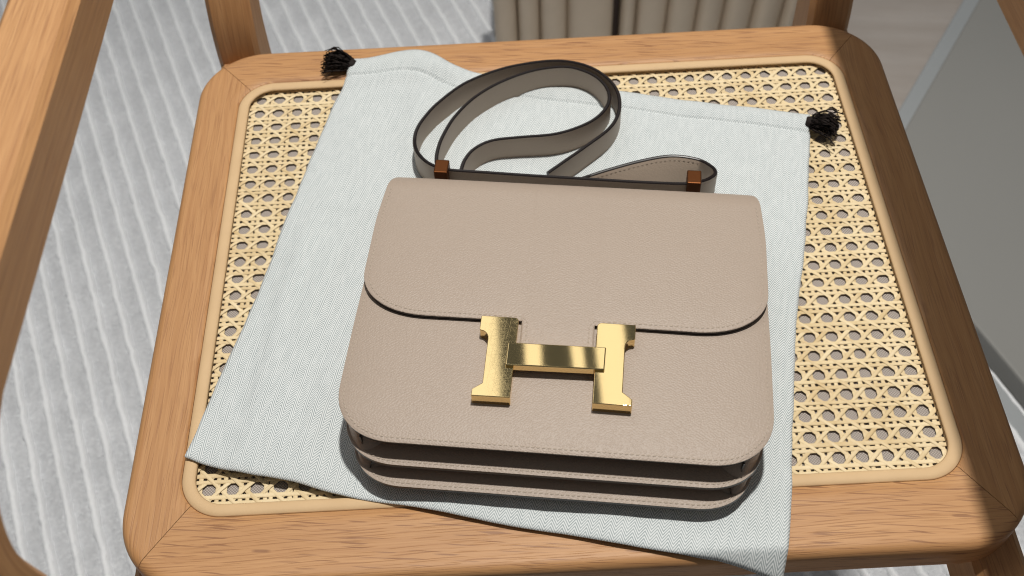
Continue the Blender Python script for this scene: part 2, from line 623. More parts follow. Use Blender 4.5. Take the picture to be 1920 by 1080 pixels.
def rounded(hx, y0, y1, r, side, n_arc=10, n_st=60):
    """polyline of one side from mitre to mitre; side 0 front,1 right,2 back,3 left"""
    cs = [(-hx + r, y0 + r), (hx - r, y0 + r), (hx - r, y1 - r), (-hx + r, y1 - r)]
    a = cs[side]; b = cs[(side + 1) % 4]
    base = [-90, 0, 90, 180][side]
    pts = []
    for k in range(n_arc + 1):
        g = R_(base - 45 + 45 * k / n_arc)
        pts.append((a[0] + r * math.cos(g), a[1] + r * math.sin(g)))
    s0 = pts[-1]
    g = R_(base)
    s1 = (b[0] + r * math.cos(g), b[1] + r * math.sin(g))
    for k in range(1, n_st):
        t = k / n_st
        pts.append((s0[0] + (s1[0] - s0[0]) * t, s0[1] + (s1[1] - s0[1]) * t))
    for k in range(n_arc + 1):
        g = R_(base + 45 * k / n_arc)
        pts.append((b[0] + r * math.cos(g), b[1] + r * math.sin(g)))
    return pts


TOPZ, BOTZ = 0.0042, -0.0185
for side in range(4):
    inn = rounded(IX, IY0, IY1, IR, side)
    out = rounded(OX, OY0, OY1, OR, side)
    r = 0.0055
    prof = [(0.0, BOTZ, 0), (0.0, TOPZ - 0.001, 0), (0.0012, TOPZ, 0)]
    V, F, UV = [], [], []
    N = len(inn)
    for k, (pi, po) in enumerate(zip(inn, out)):
        vi, vo = Vector(pi), Vector(po)
        d = (vo - vi); L = d.length; d.normalize()
        sec = [(0.0, BOTZ), (0.0, TOPZ - 0.0008), (0.0010, TOPZ)]
        for q in (0.2, 0.4, 0.6, 0.8): sec.append((L * q, TOPZ))
        sec.append((L - r, TOPZ))
        for g in (20, 40, 60, 80): sec.append((L - r + r * math.sin(R_(g)), TOPZ - r + r * math.cos(R_(g))))
        sec += [(L, TOPZ - r - 0.001), (L, BOTZ + 0.003), (L - 0.002, BOTZ), (L * 0.5, BOTZ)]
        for s, z in sec:
            p = vi + d * s
            V.append((p.x, p.y, z))
            along, across = (p.x, p.y) if side in (0, 2) else (p.y, p.x)
            UV.append((along + side * 1.7, across + (TOPZ - z) * (-1, 1, 1, -1)[side]))
    m = len(sec)
    for k in range(N - 1):
        for i in range(m):
            F.append((k * m + i, k * m + (i + 1) % m, (k + 1) * m + (i + 1) % m, (k + 1) * m + i))
    F.append(tuple(range(m))); F.append(tuple((N - 1) * m + i for i in reversed(range(m))))
    # a hair of clearance at each mitre
    sh = 0.00022
    dx, dy = [(0, -sh), (sh, 0), (0, sh), (-sh, 0)][side]
    V = [(x + dx, y + dy, z) for x, y, z in V]
    mesh("seat_rail", V, F, OAK if side in (0, 2) else OAKFINE, chair, (0, 0, H0), uv=UV, angle=40)

# rattan bead round the cane
bp = []
for side in range(4):
    bp += rounded(IX - 0.0036, IY0 + 0.0036, IY1 - 0.0036, IR - 0.0036, side, 10, 40)[:-1]
V, F = [], []
N = len(bp); m = 10
for k in range(N):
    t = (Vector(bp[(k + 1) % N]) - Vector(bp[k - 1])).normalized()
    nrm = Vector((t.y, -t.x))
    for i in range(m):
        g = 2 * math.pi * i / m
        V.append((bp[k][0] + nrm.x * 0.0038 * math.cos(g), bp[k][1] + nrm.y * 0.0038 * math.cos(g), 0.0031 + 0.0015 * math.sin(g)))
for k in range(N):
    for i in range(m):
        F.append((k * m + i, k * m + (i + 1) % m, ((k + 1) % N) * m + (i + 1) % m, ((k + 1) % N) * m + i))
mesh("rattan_bead", V, F, BEAD, chair, (0, 0, H0))

# cane webbing: every strand is a piece of its own, woven over and under
U = 0.013
panel = mesh("cane_panel", [(-0.208, -0.166, 0), (0.208, -0.166, 0), (0.208, 0.162, 0), (-0.208, 0.162, 0)], [(0, 1, 2, 3)],
             BACKING, chair, (0, 0, H0 - 0.0018), smooth=False)
tag(panel, "grey woven backing under the cane")
CZ = 0.0018 - 0.0003          # strand level above the backing


def strand_mesh(pts, w, th=0.00048):
    V, F = [], []
    n = len(pts)
    for k in range(n):
        t = (pts[min(n - 1, k + 1)] - pts[max(0, k - 1)])
        s = Vector((-t.y, t.x, 0)).normalized()
        p = pts[k]
        for o, h in ((-1, 0.0), (-0.8, 0.50), (0.0, 0.62), (0.8, 0.50), (1, 0.0)):
            q = p + s * (o * w / 2)
            V.append((q.x, q.y, q.z + th * h))
    for k in range(n - 1):
        for i in range(4):
            F.append((k * 5 + i, k * 5 + i + 1, (k + 1) * 5 + i + 1, (k + 1) * 5 + i))
    me = bpy.data.meshes.new("strand")
    me.from_pydata([tuple(v) for v in V], [], F)
    me.materials.append(CANE)
    me.polygons.foreach_set("use_smooth", [True] * len(me.polygons))
    me.update()
    return me


D = 0.00185
XM, YM0, YM1 = 0.2065, -0.1645, 0.1605
WS = 0.0024
def wav(n, x0, x1, fn): return [fn(x0 + (x1 - x0) * k / n) for k in range(n + 1)]
hor = [strand_mesh(wav(128, -XM, XM, lambda x: Vector((x, 0, 0.00025 + s * 0.00018 * math.cos(2 * math.pi * x / U)))), WS) for s in (1, -1)]
ver = [strand_mesh(wav(104, YM0, YM1, lambda y: Vector((0, y, -0.00022 + s * 0.00018 * math.cos(2 * math.pi * y / U)))), WS) for s in (1, -1)]
for k in range(-13, 13):
    for s in (-1, 1):
        y = k * U + s * D
        if YM0 + 0.001 < y < YM1 - 0.001:
            o = link_mesh("strand", hor[0 if s > 0 else 1], panel, (0, y + random.gauss(0, 0.00013), CZ)); o.rotation_euler.z = random.gauss(0, 0.0013); o.scale.y = random.uniform(0.88, 1.1)
for k in range(-16, 16):
    for s in (-1, 1):
        x = (k + 0.5) * U + s * D
        if abs(x) < XM - 0.001:
            o = link_mesh("strand", ver[0 if s > 0 else 1], panel, (x + random.gauss(0, 0.00013), 0, CZ)); o.rotation_euler.z = random.gauss(0, 0.0016); o.scale.x = random.uniform(0.88, 1.1)
for sg in (1, -1):
    for n in range(-30, 31):
        # hole centres sit at (i U, (j+.5) U); the diagonals cut between them
        c = n * U
        x0 = max(-XM, min((YM0 + c) * sg, (YM1 + c) * sg)); x1 = min(XM, max((YM0 + c) * sg, (YM1 + c) * sg))
        if x1 - x0 < 0.006: continue
        jit = random.gauss(0, 0.00014)
        def fn(x, sg=sg, c=c, jit=jit):
            return Vector((x, sg * x - c + jit, 0.0002 - sg * 0.00040 * math.cos(2 * math.pi * x / U)))
        link_mesh("strand", strand_mesh(wav(max(6, int((x1 - x0) / U * 6)), x0, x1, fn), 0.00222 * random.uniform(0.92, 1.08)), panel, (0, 0, CZ))


# side frames: arm, front and back leg bent from one bar, plus a rail under the seat
def bar_sweep(name, path, hw, th, x0, parent, uoff):
    """path: (y,z) centreline in a plane x = const; hw half thickness in plane; x0..x0+th width"""
    pts = [Vector((0, p[0], p[1])) for p in path]
    V, F, UV = [], [], []
    b = 0.0035
    L = 0
    for k, p in enumerate(pts):
        t = (pts[min(len(pts) - 1, k + 1)] - pts[max(0, k - 1)]).normalized()
        nrm = Vector((0, -t.z, t.y))
        if k: L += (p - pts[k - 1]).length
        sec = [(-hw + b, 0), (-hw, b), (-hw, th - b), (-hw + b, th), (hw - b, th), (hw, th - b), (hw, b), (hw - b, 0)]
        for o, w in sec:
            q = p + nrm * o
            V.append((x0 + w, q.y, q.z)); UV.append((L + uoff, o + w))
    m = 8
    for k in range(len(pts) - 1):
        for i in range(m):
            F.append((k * m + i, k * m + (i + 1) % m, (k + 1) * m + (i + 1) % m, (k + 1) * m + i))
    F.append(tuple(range(m))); F.append(tuple((len(pts) - 1) * m + i for i in reversed(range(m))))
    return mesh(name, V, F, OAKFINE, parent, (0, 0, H0), uv=UV, angle=25)


hw = 0.0165
arm_c = [(0.40, 0.2215), (0.30, 0.2215), (0.0, 0.2215), (-0.19, 0.2240), (-0.222, 0.2235), (-0.249, 0.214), (-0.266, 0.197), (-0.2735, 0.172),
         (-0.270, 0.135), (-0.264, 0.09)]
for i, x0 in enumerate((-0.237, 0.2010)):
    path = [(p.x, p.y) for p in resample([Vector((p.x, p.y, 0)) for p in catmull([(a, b, 0) for a, b in arm_c], 12)], 0.006)]
    if i: path = [(a, b - 0.007) for a, b in path]
    bar_sweep("arm", path, hw, 0.032, x0, chair, 3.1 * i)
    leg = [(-0.264, 0.09 - 0.007 * i), (-0.252, 0.0), (-0.246, -0.10), (-0.246, -0.24), (-0.256, -H0)]
    path = [(p.x, p.y) for p in catmull([(a, b, 0) for a, b in leg], 10)]
    bar_sweep("front_leg", path, hw, 0.032, x0, chair, 5.0 + 3.1 * i)
    leg = [(0.40, 0.24), (0.355, 0.17), (0.285, 0.09), (0.240, 0.02), (0.232, -0.06), (0.245, -0.25), (0.275, -H0)]
    path = [(p.x, p.y) for p in catmull([(a, b, 0) for a, b in leg], 10)]
    bar_sweep("back_leg", path, 0.019, 0.032, x0, chair, 7.7 + 3.1 * i)
    path = [(y / 1000, -0.041) for y in range(-236, 235, 10)]
    bar_sweep("side_rail", path, 0.0205, 0.028, x0 + (0.001 if i == 0 else 0.005), chair, 9.2 + 3.1 * i)

# ------------------------------------------------------------------ dust bag
CW, CH = 0.319, 0.320
db_rot = R_(-13.7)
dust = empty("dust_bag", (-0.2075, -0.1325, H0), db_rot)
tag(dust, "pale grey herringbone cotton dust bag lying flat under the handbag", "dust bag")


def smooth01(x):
    x = max(0.0, min(1.0, x))
    return x * x * (3 - 2 * x)


def cloth_pt(u, v):
    """u,v in metres over the flat bag"""
    cu, cv = u / CW, v / CH
    # slightly uneven outline, the mouth waves
    uu = u + 0.0012 * math.sin(cv * 9 + 1.0) * (1 if cu > .5 else -1) * abs(cu - .5) * 2
    uu += 0.0016 * noise.noise(Vector((cu * 2.5, cv * 7.0, 3.1))) + 0.0007 * noise.noise(Vector((cu * 6.0, cv * 19.0, 7.1)))
    vv = v + 0.0014 * noise.noise(Vector((cu * 8.0, cv * 2.5, 9.1)))
    top = max(0, (cv - 0.80) / 0.20)
    vv += top * (0.0125 * math.exp(-((cu - 0.135) / 0.085) ** 2) + 0.002 * math.exp(-((cu - 0.45) / 0.2) ** 2) + 0.001 * math.sin(cu * 14))
    bot = max(0, (0.15 - cv) / 0.15)
    vv -= bot * 0.0058 * max(0.0, math.sin(math.pi * min(1.0, cu * 1.12))) ** 0.8
    vv -= bot * 0.0075 * max(0.0, cu - 0.35) ** 1.5 * 1.9
    z = 0.0062
    z += 0.0014 * noise.noise(Vector((u * 13, v * 9, 0.3))) + 0.0009 * noise.noise(Vector((u * 38, v * 17, 2.3))) + 0.0003 * noise.noise(Vector((u * 90, v * 60, 4.3)))
    # soft lengthwise creases left of the handbag and along the right edge
    for c0, w0, a0, v0, vw in ((0.075, 0.022, 0.0016, 0.25, 0.30), (0.135, 0.028, 0.0019, 0.30, 0.26), (0.215, 0.024, 0.0014, 0.16, 0.22), (0.30, 0.03, 0.0011, 0.62, 0.2),
                               (0.92, 0.020, 0.0012, 0.45, 0.35), (0.20, 0.035, 0.0020, 0.86, 0.12), (0.62, 0.05, 0.0012, 0.90, 0.10), (0.80, 0.04, 0.0013, 0.93, 0.10)):
        cc = c0 + 0.020 * math.sin(cv * 7 + c0 * 20)
        z += 1.7 * a0 * math.exp(-((cu - cc) / w0) ** 2) * math.exp(-((cv - v0) / vw) ** 2)
    z += 0.0013 * math.exp(-abs(cv - 0.575 - 0.05 * cu) * CH / 0.0030) * smooth01((0.36 - cu) / 0.1) * smooth01((cu - 0.03) / 0.05)  # raised line standing in for a shadow edge across the left cloth
    # soft swell on the left, a narrower one beside it
    z += 0.0030 * math.exp(-((cu - 0.10) / 0.10) ** 2) * math.exp(-((cv - 0.55) / 0.22) ** 2)
    z += 0.0016 * math.exp(-((cu - 0.22) / 0.05) ** 2) * math.exp(-((cv - 0.35) / 0.3) ** 2)
    # drawstring tunnel at the mouth
    d = CH - v
    if d < 0.030:
        z += 0.0016 * math.exp(-((d - 0.0085) / 0.0055) ** 2) - 0.0013 * math.exp(-((d - 0.0172) / 0.0011) ** 2)
        z += 0.0030 * math.exp(-((cu - 0.16) / 0.10) ** 2) * max(0, 1 - d / 0.03)
    # edges taper down
    e = min(u, CW - u, v, CH - v)
    z -= 0.0012 * math.exp(-max(0, e) / 0.0025)
    # rails are a little higher than the cane
    wx = dust.location.x + uu * math.cos(db_rot) - vv * math.sin(db_rot)
    wy = dust.location.y + uu * math.sin(db_rot) + vv * math.cos(db_rot)
    over = max(0, (abs(wx) - 0.198), (wy - 0.150), (-0.155 - wy))
    z += 0.0024 * min(1, over / 0.012)
    if wy < -0.202:                       # hangs over the front rail
        dd = -0.202 - wy
        z -= 0.9 * dd + 9 * dd * dd
    return (uu, vv, z)


nu = 150
V, F, UV = [], [], []
def edge_dense(k, n, L):
    t = k / n
    return L * (0.5 - 0.5 * math.cos(math.pi * t)) * 0.25 + L * t * 0.75
us = sorted(set([edge_dense(k, nu, CW) for k in range(nu + 1)]))
vs = sorted(set([edge_dense(k, nu, CH) for k in range(nu + 1)] + [CH - 0.0172, CH - 0.0165, CH - 0.018, CH - 0.0155, CH - 0.019]))
for v in vs:
    for u in us:
        V.append(cloth_pt(u, v)); UV.append((u, v))
m = len(us)
for j in range(len(vs) - 1):
    for i in range(m - 1):
        F.append((j * m + i, j * m + i + 1, (j + 1) * m + i + 1, (j + 1) * m + i))
bagcloth = mesh("cloth_body", V, F, CLOTH, dust, uv=UV)
sm = bagcloth.modifiers.new("solidify", 'SOLIDIFY'); sm.thickness = 0.0016; sm.offset = -1

# tunnel seam stitches
def stitch_mesh(name, pts, tang, parent, L=0.0020, W=0.00038, H=0.00036, m_=None, nrm=None):
    V, F = [], []
    for i, (p, t) in enumerate(zip(pts, tang)):
        n = nrm[i] if nrm else Vector((0, 0, 1))
        t = t.normalized(); s = n.cross(t).normalized()
        t = (t + s * 0.16).normalized(); s = n.cross(t).normalized()
        b = len(V)
        for a, w, h in ((-1, 0, 0), (-.55, -1, .1), (-.55, 1, .1), (-.4, 0, 1), (.55, -1, .1), (.55, 1, .1), (.4, 0, 1), (1, 0, 0)):
            V.append(p + t * (a * L / 2) + s * (w * W) + n * (h * H))
        for f in ((0, 1, 3), (0, 3, 2), (1, 4, 6, 3), (3, 6, 5, 2), (4, 7, 6), (6, 7, 5)):
            F.append(tuple(b + q for q in f))
    o = mesh(name, V, F, m_ or THREAD, parent)
    return tag(o, kind='stuff')


COTTON = mat_plain("cotton_thread", (0.72, 0.75, 0.75), 0.85, 0.2)
pts = [Vector(cloth_pt(0.004 + k * 0.0026, CH - 0.0172)) + Vector((0, 0, 0.0001)) for k in range(int((CW - 0.008) / 0.0026))]
tang = [Vector((1, 0, 0))] * len(pts)
stitch_mesh("tunnel_stitching", pts, tang, dust, m_=COTTON)


def tassel(root, dirv, length, spread, label):
    V, F = [], []
    d = Vector(dirv).normalized()
    side = Vector((-d.y, d.x, 0))
    rnd = random.Random(int(root[0] * 1e5) + 3)
    for k in range(210):
        sp = rnd.gauss(0, 0.45) * spread
        L = length * rnd.uniform(0.72, 1.08)
        z0 = abs(rnd.gauss(0, 0.45)) * 0.006
        p = Vector(root) + side * rnd.gauss(0, 0.0022) + Vector((0, 0, z0 * 0.6))
        pts = []
        bend = rnd.gauss(0, 0.0025)
        for s in range(7):
            t = s / 6
            q = p + d * (L * t) + side * (sp * t ** 0.55 + bend * t * t * math.sin(5 * t + k)) + Vector((0, 0, z0 * math.sin(t * 2.6) + rnd.uniform(-.0004, .0004)))
            q.z = max(q.z, root[2] - 0.004)
            pts.append(q)
        r = rnd.uniform(0.00034, 0.0006)
        b = len(V)
        for s, q in enumerate(pts):
            for g in range(3):
                a = 2 * math.pi * g / 3 + s
                V.append(q + side * (r * math.cos(a)) + Vector((0, 0, r * math.sin(a))))
        for s in range(6):
            for g in range(3):
                F.append((b + s * 3 + g, b + s * 3 + (g + 1) % 3, b + s * 3 + 3 + (g + 1) % 3, b + s * 3 + 3 + g))
    o = mesh("tassel", V, F, YARN, dust)
    o["label"] = label
    # wound knot where the fringe leaves the tunnel
    V, F = [], []
    n = 12
    for s in range(9):
        t = s / 8
        r = 0.0034 * (0.75 + 0.35 * math.sin(math.pi * t)) * (1 + 0.08 * (s % 2))
        c = Vector(root) + d * (0.008 * t - 0.003)
        for g in range(n):
            a = 2 * math.pi * g / n
            V.append(c + side * (r * 1.15 * math.cos(a)) + Vector((0, 0, 0.0012 + r * 0.9 * math.sin(a))))
    for s in range(8):
        for g in range(n):
            F.append((s * n + g, s * n + (g + 1) % n, (s + 1) * n + (g + 1) % n, (s + 1) * n + g))
    F.append(tuple(range(n))); F.append(tuple(8 * n + g for g in reversed(range(n))))
    mesh("knot", V, F, YARN, o)


tassel((0.0015, CH - 0.006, 0.0078), (-1, 0.02, 0), 0.0190, 0.0105, "black frayed tassel at the left end of the drawstring")
tassel((CW - 0.0005, CH - 0.0095, 0.0065), (0.97, -0.13, 0), 0.0175, 0.0088, "black frayed tassel at the right end of the drawstring")

# ------------------------------------------------------------------ handbag
th = R_(-8.0)
bo = Vector((-0.0175 + 0.0045 * math.cos(th), -0.160 + 0.0045 * math.sin(th)))
bag = empty("handbag", (bo.x, bo.y, H0), th)
tag(bag, "taupe grained leather handbag with gold clasp lying on the dust bag", "handbag")


def corner_y(ax, hwid, r, ry):
    """lower boundary rise near a rounded lower corner"""
    d = ax - (hwid - r)
    if d <= 0: return 0.0
    t = min(1.0, d / r)
    return ry * (1 - (1 - t ** 2.25) ** (1 / 2.25))


def columns(hwid, extra=()):
    xs = []
    n = 110
    for k in range(n + 1):
        s = -1 + 2 * k / n
        xs.append(hwid * math.sin(s * math.pi / 2) * 0.55 + hwid * s * 0.45)
    # crowd the last few millimetres so the corner stays round
    for d in (0.00005, 0.00025, 0.0006, 0.0011, 0.0018, 0.0028, 0.004):
        xs += [hwid - d, -hwid + d]
    xs += list(extra)
    return sorted(xs)


def sheet_panel(name, xs, ybot, prof, wfun, thick, mats, off=-1, ny=56):
    """grid sheet: columns in x, rows along the profile prof(s)->(y,z) from the lower edge upward"""
    V, F = [], []
    for x in xs:
        yb = ybot(x)
        for j in range(ny + 1):
            t = j / ny
            t = t * 0.55 + 0.45 * (0.5 - 0.5 * math.cos(math.pi * t))
            y, z = prof(x, yb, t)
            V.append((x * wfun(y), y, z))
    m = ny + 1
    for i in range(len(xs) - 1):
        for j in range(ny):
            F.append((i * m + j, (i + 1) * m + j, (i + 1) * m + j + 1, i * m + j + 1))
    o = mesh(name, V, F, mats, bag, angle=None)
    # keep the sheet's face pointing up before it gets its thickness
    me = o.data
    if sum(p.normal.z * p.area for p in me.polygons) < 0:
        me.flip_normals()
    s = o.modifiers.new("solidify", 'SOLIDIFY')
    s.thickness = thick; s.offset = off
    s.material_offset_rim = 1
    if name == 'flap': return o
    s.use_even_offset = True
    b = o.modifiers.new("bevel", 'BEVEL'); b.width = 0.0005; b.segments = 2; b.limit_method = 'ANGLE'; b.angle_limit = R_(60)
    return o


def smooth(a, b, x):
    t = max(0, min(1, (x - a) / (b - a)))
    return t * t * (3 - 2 * t)


# -- body panels (x half width, y offset of lower edge, height)
FW = 0.1122
def fr_w(y): return 1.0 - 0.018 * smooth(0.06, 0.17, y) - 0.006 * smooth(0.035, 0.0, y)
def fr_bot(x): return corner_y(abs(x), FW, 0.033, 0.031)
def fr_z(x, y):
    e = min(FW - abs(x), y - fr_bot(x))
    return 0.0420 + 0.0016 * (1 - math.exp(-max(0, e) / 0.010)) + 0.0008 * math.sin(math.pi * min(1, max(0, y / 0.17))) * (1 - (x / FW) ** 2)
def fr_prof(x, yb, t):
    y = yb + (0.172 - yb) * t
    return y, fr_z(x, y)
sheet_panel("front_panel", columns(FW), fr_bot, fr_prof, fr_w, 0.0026, [LEATHER, EDGE])

MW = 0.1085
def mid_w(y): return 1.0 - 0.012 * smooth(0.06, 0.17, y)
def mid_bot(x): return -0.0060 + corner_y(abs(x), MW, 0.031, 0.030)
def mid_prof(x, yb, t):
    y = yb + (0.168 - yb) * t
    return y, 0.0292
sheet_panel("middle_panel", columns(MW), mid_bot, mid_prof, mid_w, 0.0026, [LEATHER, EDGE], ny=30)

BW = 0.1045
def back_w(y): return 1.0 - 0.010 * smooth(0.06, 0.17, y)
def back_bot(x): return -0.0128 + corner_y(abs(x), BW, 0.030, 0.030)
def back_prof(x, yb, t):
    y = yb + (0.170 - yb) * t
    return y, 0.0190
sheet_panel("back_panel", columns(BW), back_bot, back_prof, back_w, 0.0026, [LEATHER, EDGE], ny=30)


def gusset(z0, z1, hw0, hw1, bot0, bot1, w0, w1):
    """folded side wall between two panels; deep along the base, shallow at the sides"""
    V, F = [], []
    nz = 10
    cols = []
    ytop = 0.160
    n_side = 26
    def outline(hwid, bot, wf):
        xs = columns(hwid)
        pts = [Vector((-hwid * wf(ytop - (ytop - bot(-hwid)) * k / n_side), ytop - (ytop - bot(-hwid)) * k / n_side)) for k in range(n_side)]
        pts += [Vector((x * wf(bot(x)), bot(x))) for x in xs]
        pts += [Vector((hwid * wf(bot(hwid) + (ytop - bot(hwid)) * k / n_side), bot(hwid) + (ytop - bot(hwid)) * k / n_side)) for k in range(1, n_side + 1)]
        return pts
    A, B = outline(hw0, bot0, w0), outline(hw1, bot1, w1)
    n = min(len(A), len(B))
    for k in range(n):
        a, b = A[k], B[k]
        p, q = A[max(0, k - 6)], A[min(n - 1, k + 6)]
        t = (q - p)
        t = t.normalized() if t.length > 1e-6 else Vector((1, 0))
        inw = Vector((-t.y, t.x))
        depth_f = smooth(0.099, 0.082, abs(a.x)) if a.y < 0.05 else 0.0
        dep = 0.0005 + 0.0060 * depth_f
        base = 0.0012 + 0.0210 * depth_f
        for j in range(nz + 1):
            f = j / nz
            c = a.lerp(b, f)
            d = base + dep * math.sin(math.pi * min(1.0, f)) ** 0.65
            V.append((c.x + inw.x * d, c.y + inw.y * d, z0 + (z1 - z0) * f))
    m = nz + 1
    for k in range(n - 1):
        for j in range(nz):
            F.append((k * m + j, (k + 1) * m + j, (k + 1) * m + j + 1, k * m + j + 1))
    return mesh("gusset", V, F, LEATHER, bag)


gusset(0.0192, 0.0265, BW, MW, back_bot, mid_bot, back_w, mid_w)
gusset(0.0294, 0.0396, MW, FW, mid_bot, fr_bot, mid_w, fr_w)

# thin black slivers standing in for the shaded crack at the gusset's corner folds
def fold_sliver(sx, z0, z1, x, yb, lean):
    V, F = [], []
    for s, (xx, zz) in enumerate(((0.0, z0), (lean * 0.25, z0 + (z1 - z0) * 0.5), (lean, z1))):
        for dx, dy in ((-0.0003, 0.0), (0.0003, 0.0), (0.0003, 0.005), (-0.0003, 0.005)):
            V.append((sx * (x + xx + dx), yb + dy, zz))
    for s in range(2):
        for i in range(4):
            F.append((s * 4 + i, s * 4 + (i + 1) % 4, s * 4 + 4 + (i + 1) % 4, s * 4 + 4 + i))
    F.append((0, 1, 2, 3)); F.append((11, 10, 9, 8))
    mesh("fold_shade", V, F, EDGE, bag, smooth=False)


for sx in (-1, 1):
    fold_sliver(sx, 0.0294, 0.0392, 0.0965, 0.0030, 0.0004)
    fold_sliver(sx, 0.0192, 0.0262, 0.0930, -0.0035, -0.004)

# -- flap
LW = 0.1115
FB = 0.0758
NX0, NX1 = -0.0203, 0.0188
def flap_w(y): return 1.0 - 0.030 * smooth(0.135, 0.190, y) - 0.004 * smooth(0.10, 0.076, y) - 0.040 * smooth(0.164, 0.187, y) ** 2
def flap_bot(x):
    return FB + corner_y(abs(x), LW, 0.040, 0.030)
ARC_R, ARC_Y, ARC_Z = 0.0195, 0.1665, 0.0272
def flap_z(x, y):
    e = min(LW - abs(x), (y - flap_bot(x)) if not (NX0 <= x <= NX1) else 0.006 + min(x - NX0, NX1 - x))
    z = 0.0466 + 0.0007 * (1 - math.exp(-max(0, e) / 0.006))
    z += 0.0008 * math.sin(math.pi * max(0, min(1, (y - 0.06) / 0.11))) * (1 - (x / LW) ** 2)
    if y < FB: z -= 0.0006 * smooth(FB, 0.05, y)
    return z
def flap_prof(x, yb, t):
    flat = ARC_Y - yb
    arc = ARC_R * R_(150)
    s = t * (flat + arc)
    if s <= flat:
        y = yb + s
        return y, flap_z(x, y)
    g = (s - flat) / ARC_R
    dz = flap_z(x, ARC_Y) - (ARC_Z + ARC_R)
    k = max(0, 1 - g / R_(90))
    return ARC_Y + ARC_R * math.sin(g), ARC_Z + ARC_R * math.cos(g) + dz * k
fxs = columns(LW)
fxs = [x for x in fxs if min(abs(x - NX0), abs(x - NX1)) > 0.0008] + [NX0, NX1]
for nx, d0 in ((NX0, 1), (NX1, -1)): fxs += [nx + d0 * d for d in (0.0012, 0.0028)] + [nx - d0 * d for d in (0.0012, 0.0028, 0.005)]
fxs = sorted(fxs)
flap = sheet_panel("flap", fxs, flap_bot, flap_prof, flap_w, 0.0030, [LEATHER, EDGE], ny=84)
bm = bmesh.new(); bm.from_mesh(flap.data)
bm.verts.ensure_lookup_table()
base_row = [bm.verts[i * 85] for i in range(len(fxs))]
prev = None
for i, x in enumerate(fxs):
    if not (NX0 - 1e-6 <= x <= NX1 + 1e-6): continue
    col_ = [base_row[i]]
    r = 0.006
    yend = 0.0475 + corner_y(abs(x - (NX0 + NX1) / 2), (NX1 - NX0) / 2, r, r)
    for k in range(1, 13):
        y = FB + (yend - FB) * k / 12
        col_.append(bm.verts.new((x, y, flap_z(x, y))))
    if prev:
        for k in range(12):
            f = bm.faces.new((prev[k], prev[k + 1], col_[k + 1], col_[k])); f.smooth = True
    prev = col_
bmesh.ops.recalc_face_normals(bm, faces=bm.faces)
if sum(f.normal.z * f.calc_area() for f in bm.faces) < 0:
    bmesh.ops.reverse_faces(bm, faces=bm.faces)
bm.to_mesh(flap.data); bm.free()

# lowest compartment, tucked in under the back panel
KW = 0.0985
def base_bot(x): return 0.0 + corner_y(abs(x), KW, 0.030, 0.030)
V, F = [], []
kxs = columns(KW)
for zz, ins in ((0.0066, 0.006), (0.0085, 0.002), (0.0125, 0.0), (0.0166, 0.002)):
    V += [(x * (1 - ins / KW), base_bot(x) + ins, zz) for x in kxs] + [(KW - ins, 0.168, zz), (-KW + ins, 0.168, zz)]
kn = len(kxs) + 2
for j in range(3):
    for i in range(kn):
        F.append((j * kn + i, j * kn + (i + 1) % kn, (j + 1) * kn + (i + 1) % kn, (j + 1) * kn + i))
F.append(tuple(range(kn))); F.append(tuple(3 * kn + i for i in range(kn)))
mesh("lower_compartment", V, F, LEATHER, bag, angle=50)

# back of the body under the hinge, so the bag is closed behind
V, F = [], []
nx_, ng = 20, 14
for i in range(nx_ + 1):
    x = -0.098 + 0.196 * i / nx_
    for j in range(ng + 1):
        g = R_(180 * j / ng)
        V.append((x, 0.160 + 0.0145 * math.sin(g), 0.0255 + 0.0155 * math.cos(g)))
m = ng + 1
for i in range(nx_):
    for j in range(ng):
        F.append((i * m + j, (i + 1) * m + j, (i + 1) * m + j + 1, i * m + j + 1))
F.append(tuple(range(m))); F.append(tuple(nx_ * m + j for j in reversed(range(m))))
mesh("body_top", V, F, LEATHER, bag)


# -- saddle stitching
def stitches_along(poly, zf, inset, spacing=0.00275, **kw):
    """poly: list of 2D points with the leather on the left hand side"""
    off = []
    n = len(poly)
    for k in range(n):
        t = (poly[min(n - 1, k + 1)] - poly[max(0, k - 1)])
        if t.length < 1e-9: continue
        t.normalize()
        off.append(poly[k] + Vector((-t.y, t.x, 0)) * inset)
    off = [o for o in off if min((o - q).length for q in poly) > 0.85 * inset]
    rs = resample(off, spacing)
    pts, tg = [], []
    for k in range(len(rs)):
        t = rs[min(len(rs) - 1, k + 1)] - rs[max(0, k - 1)]
        pts.append(Vector((rs[k].x, rs[k].y, zf(rs[k].x, rs[k].y) + 0.00005))); tg.append(t)
    return pts, tg


def outl(hwid, bot, wf, ytop, y_in=None):
    xs = columns(hwid)
    pts = [Vector((-hwid * wf(y), y, 0)) for y in [ytop - (ytop - bot(-hwid)) * k / 40 for k in range(40)]]
    pts += [Vector((x * wf(bot(x)), bot(x), 0)) for x in xs]
    pts += [Vector((hwid * wf(y), y, 0)) for y in [bot(hwid) + (ytop - bot(hwid)) * k / 40 for k in range(1, 41)]]
    return pts


p, t = stitches_along(outl(FW, fr_bot, fr_w, 0.100), fr_z, 0.0027)
stitch_mesh("front_stitching", p, t, bag)
p, t = stitches_along(outl(MW, mid_bot, mid_w, 0.06), lambda x, y: 0.0293, 0.0022)
stitch_mesh("middle_stitching", p, t, bag)
p, t = stitches_along(outl(BW, back_bot, back_w, 0.06), lambda x, y: 0.0191, 0.0022)
stitch_mesh("back_stitching", p, t, bag)
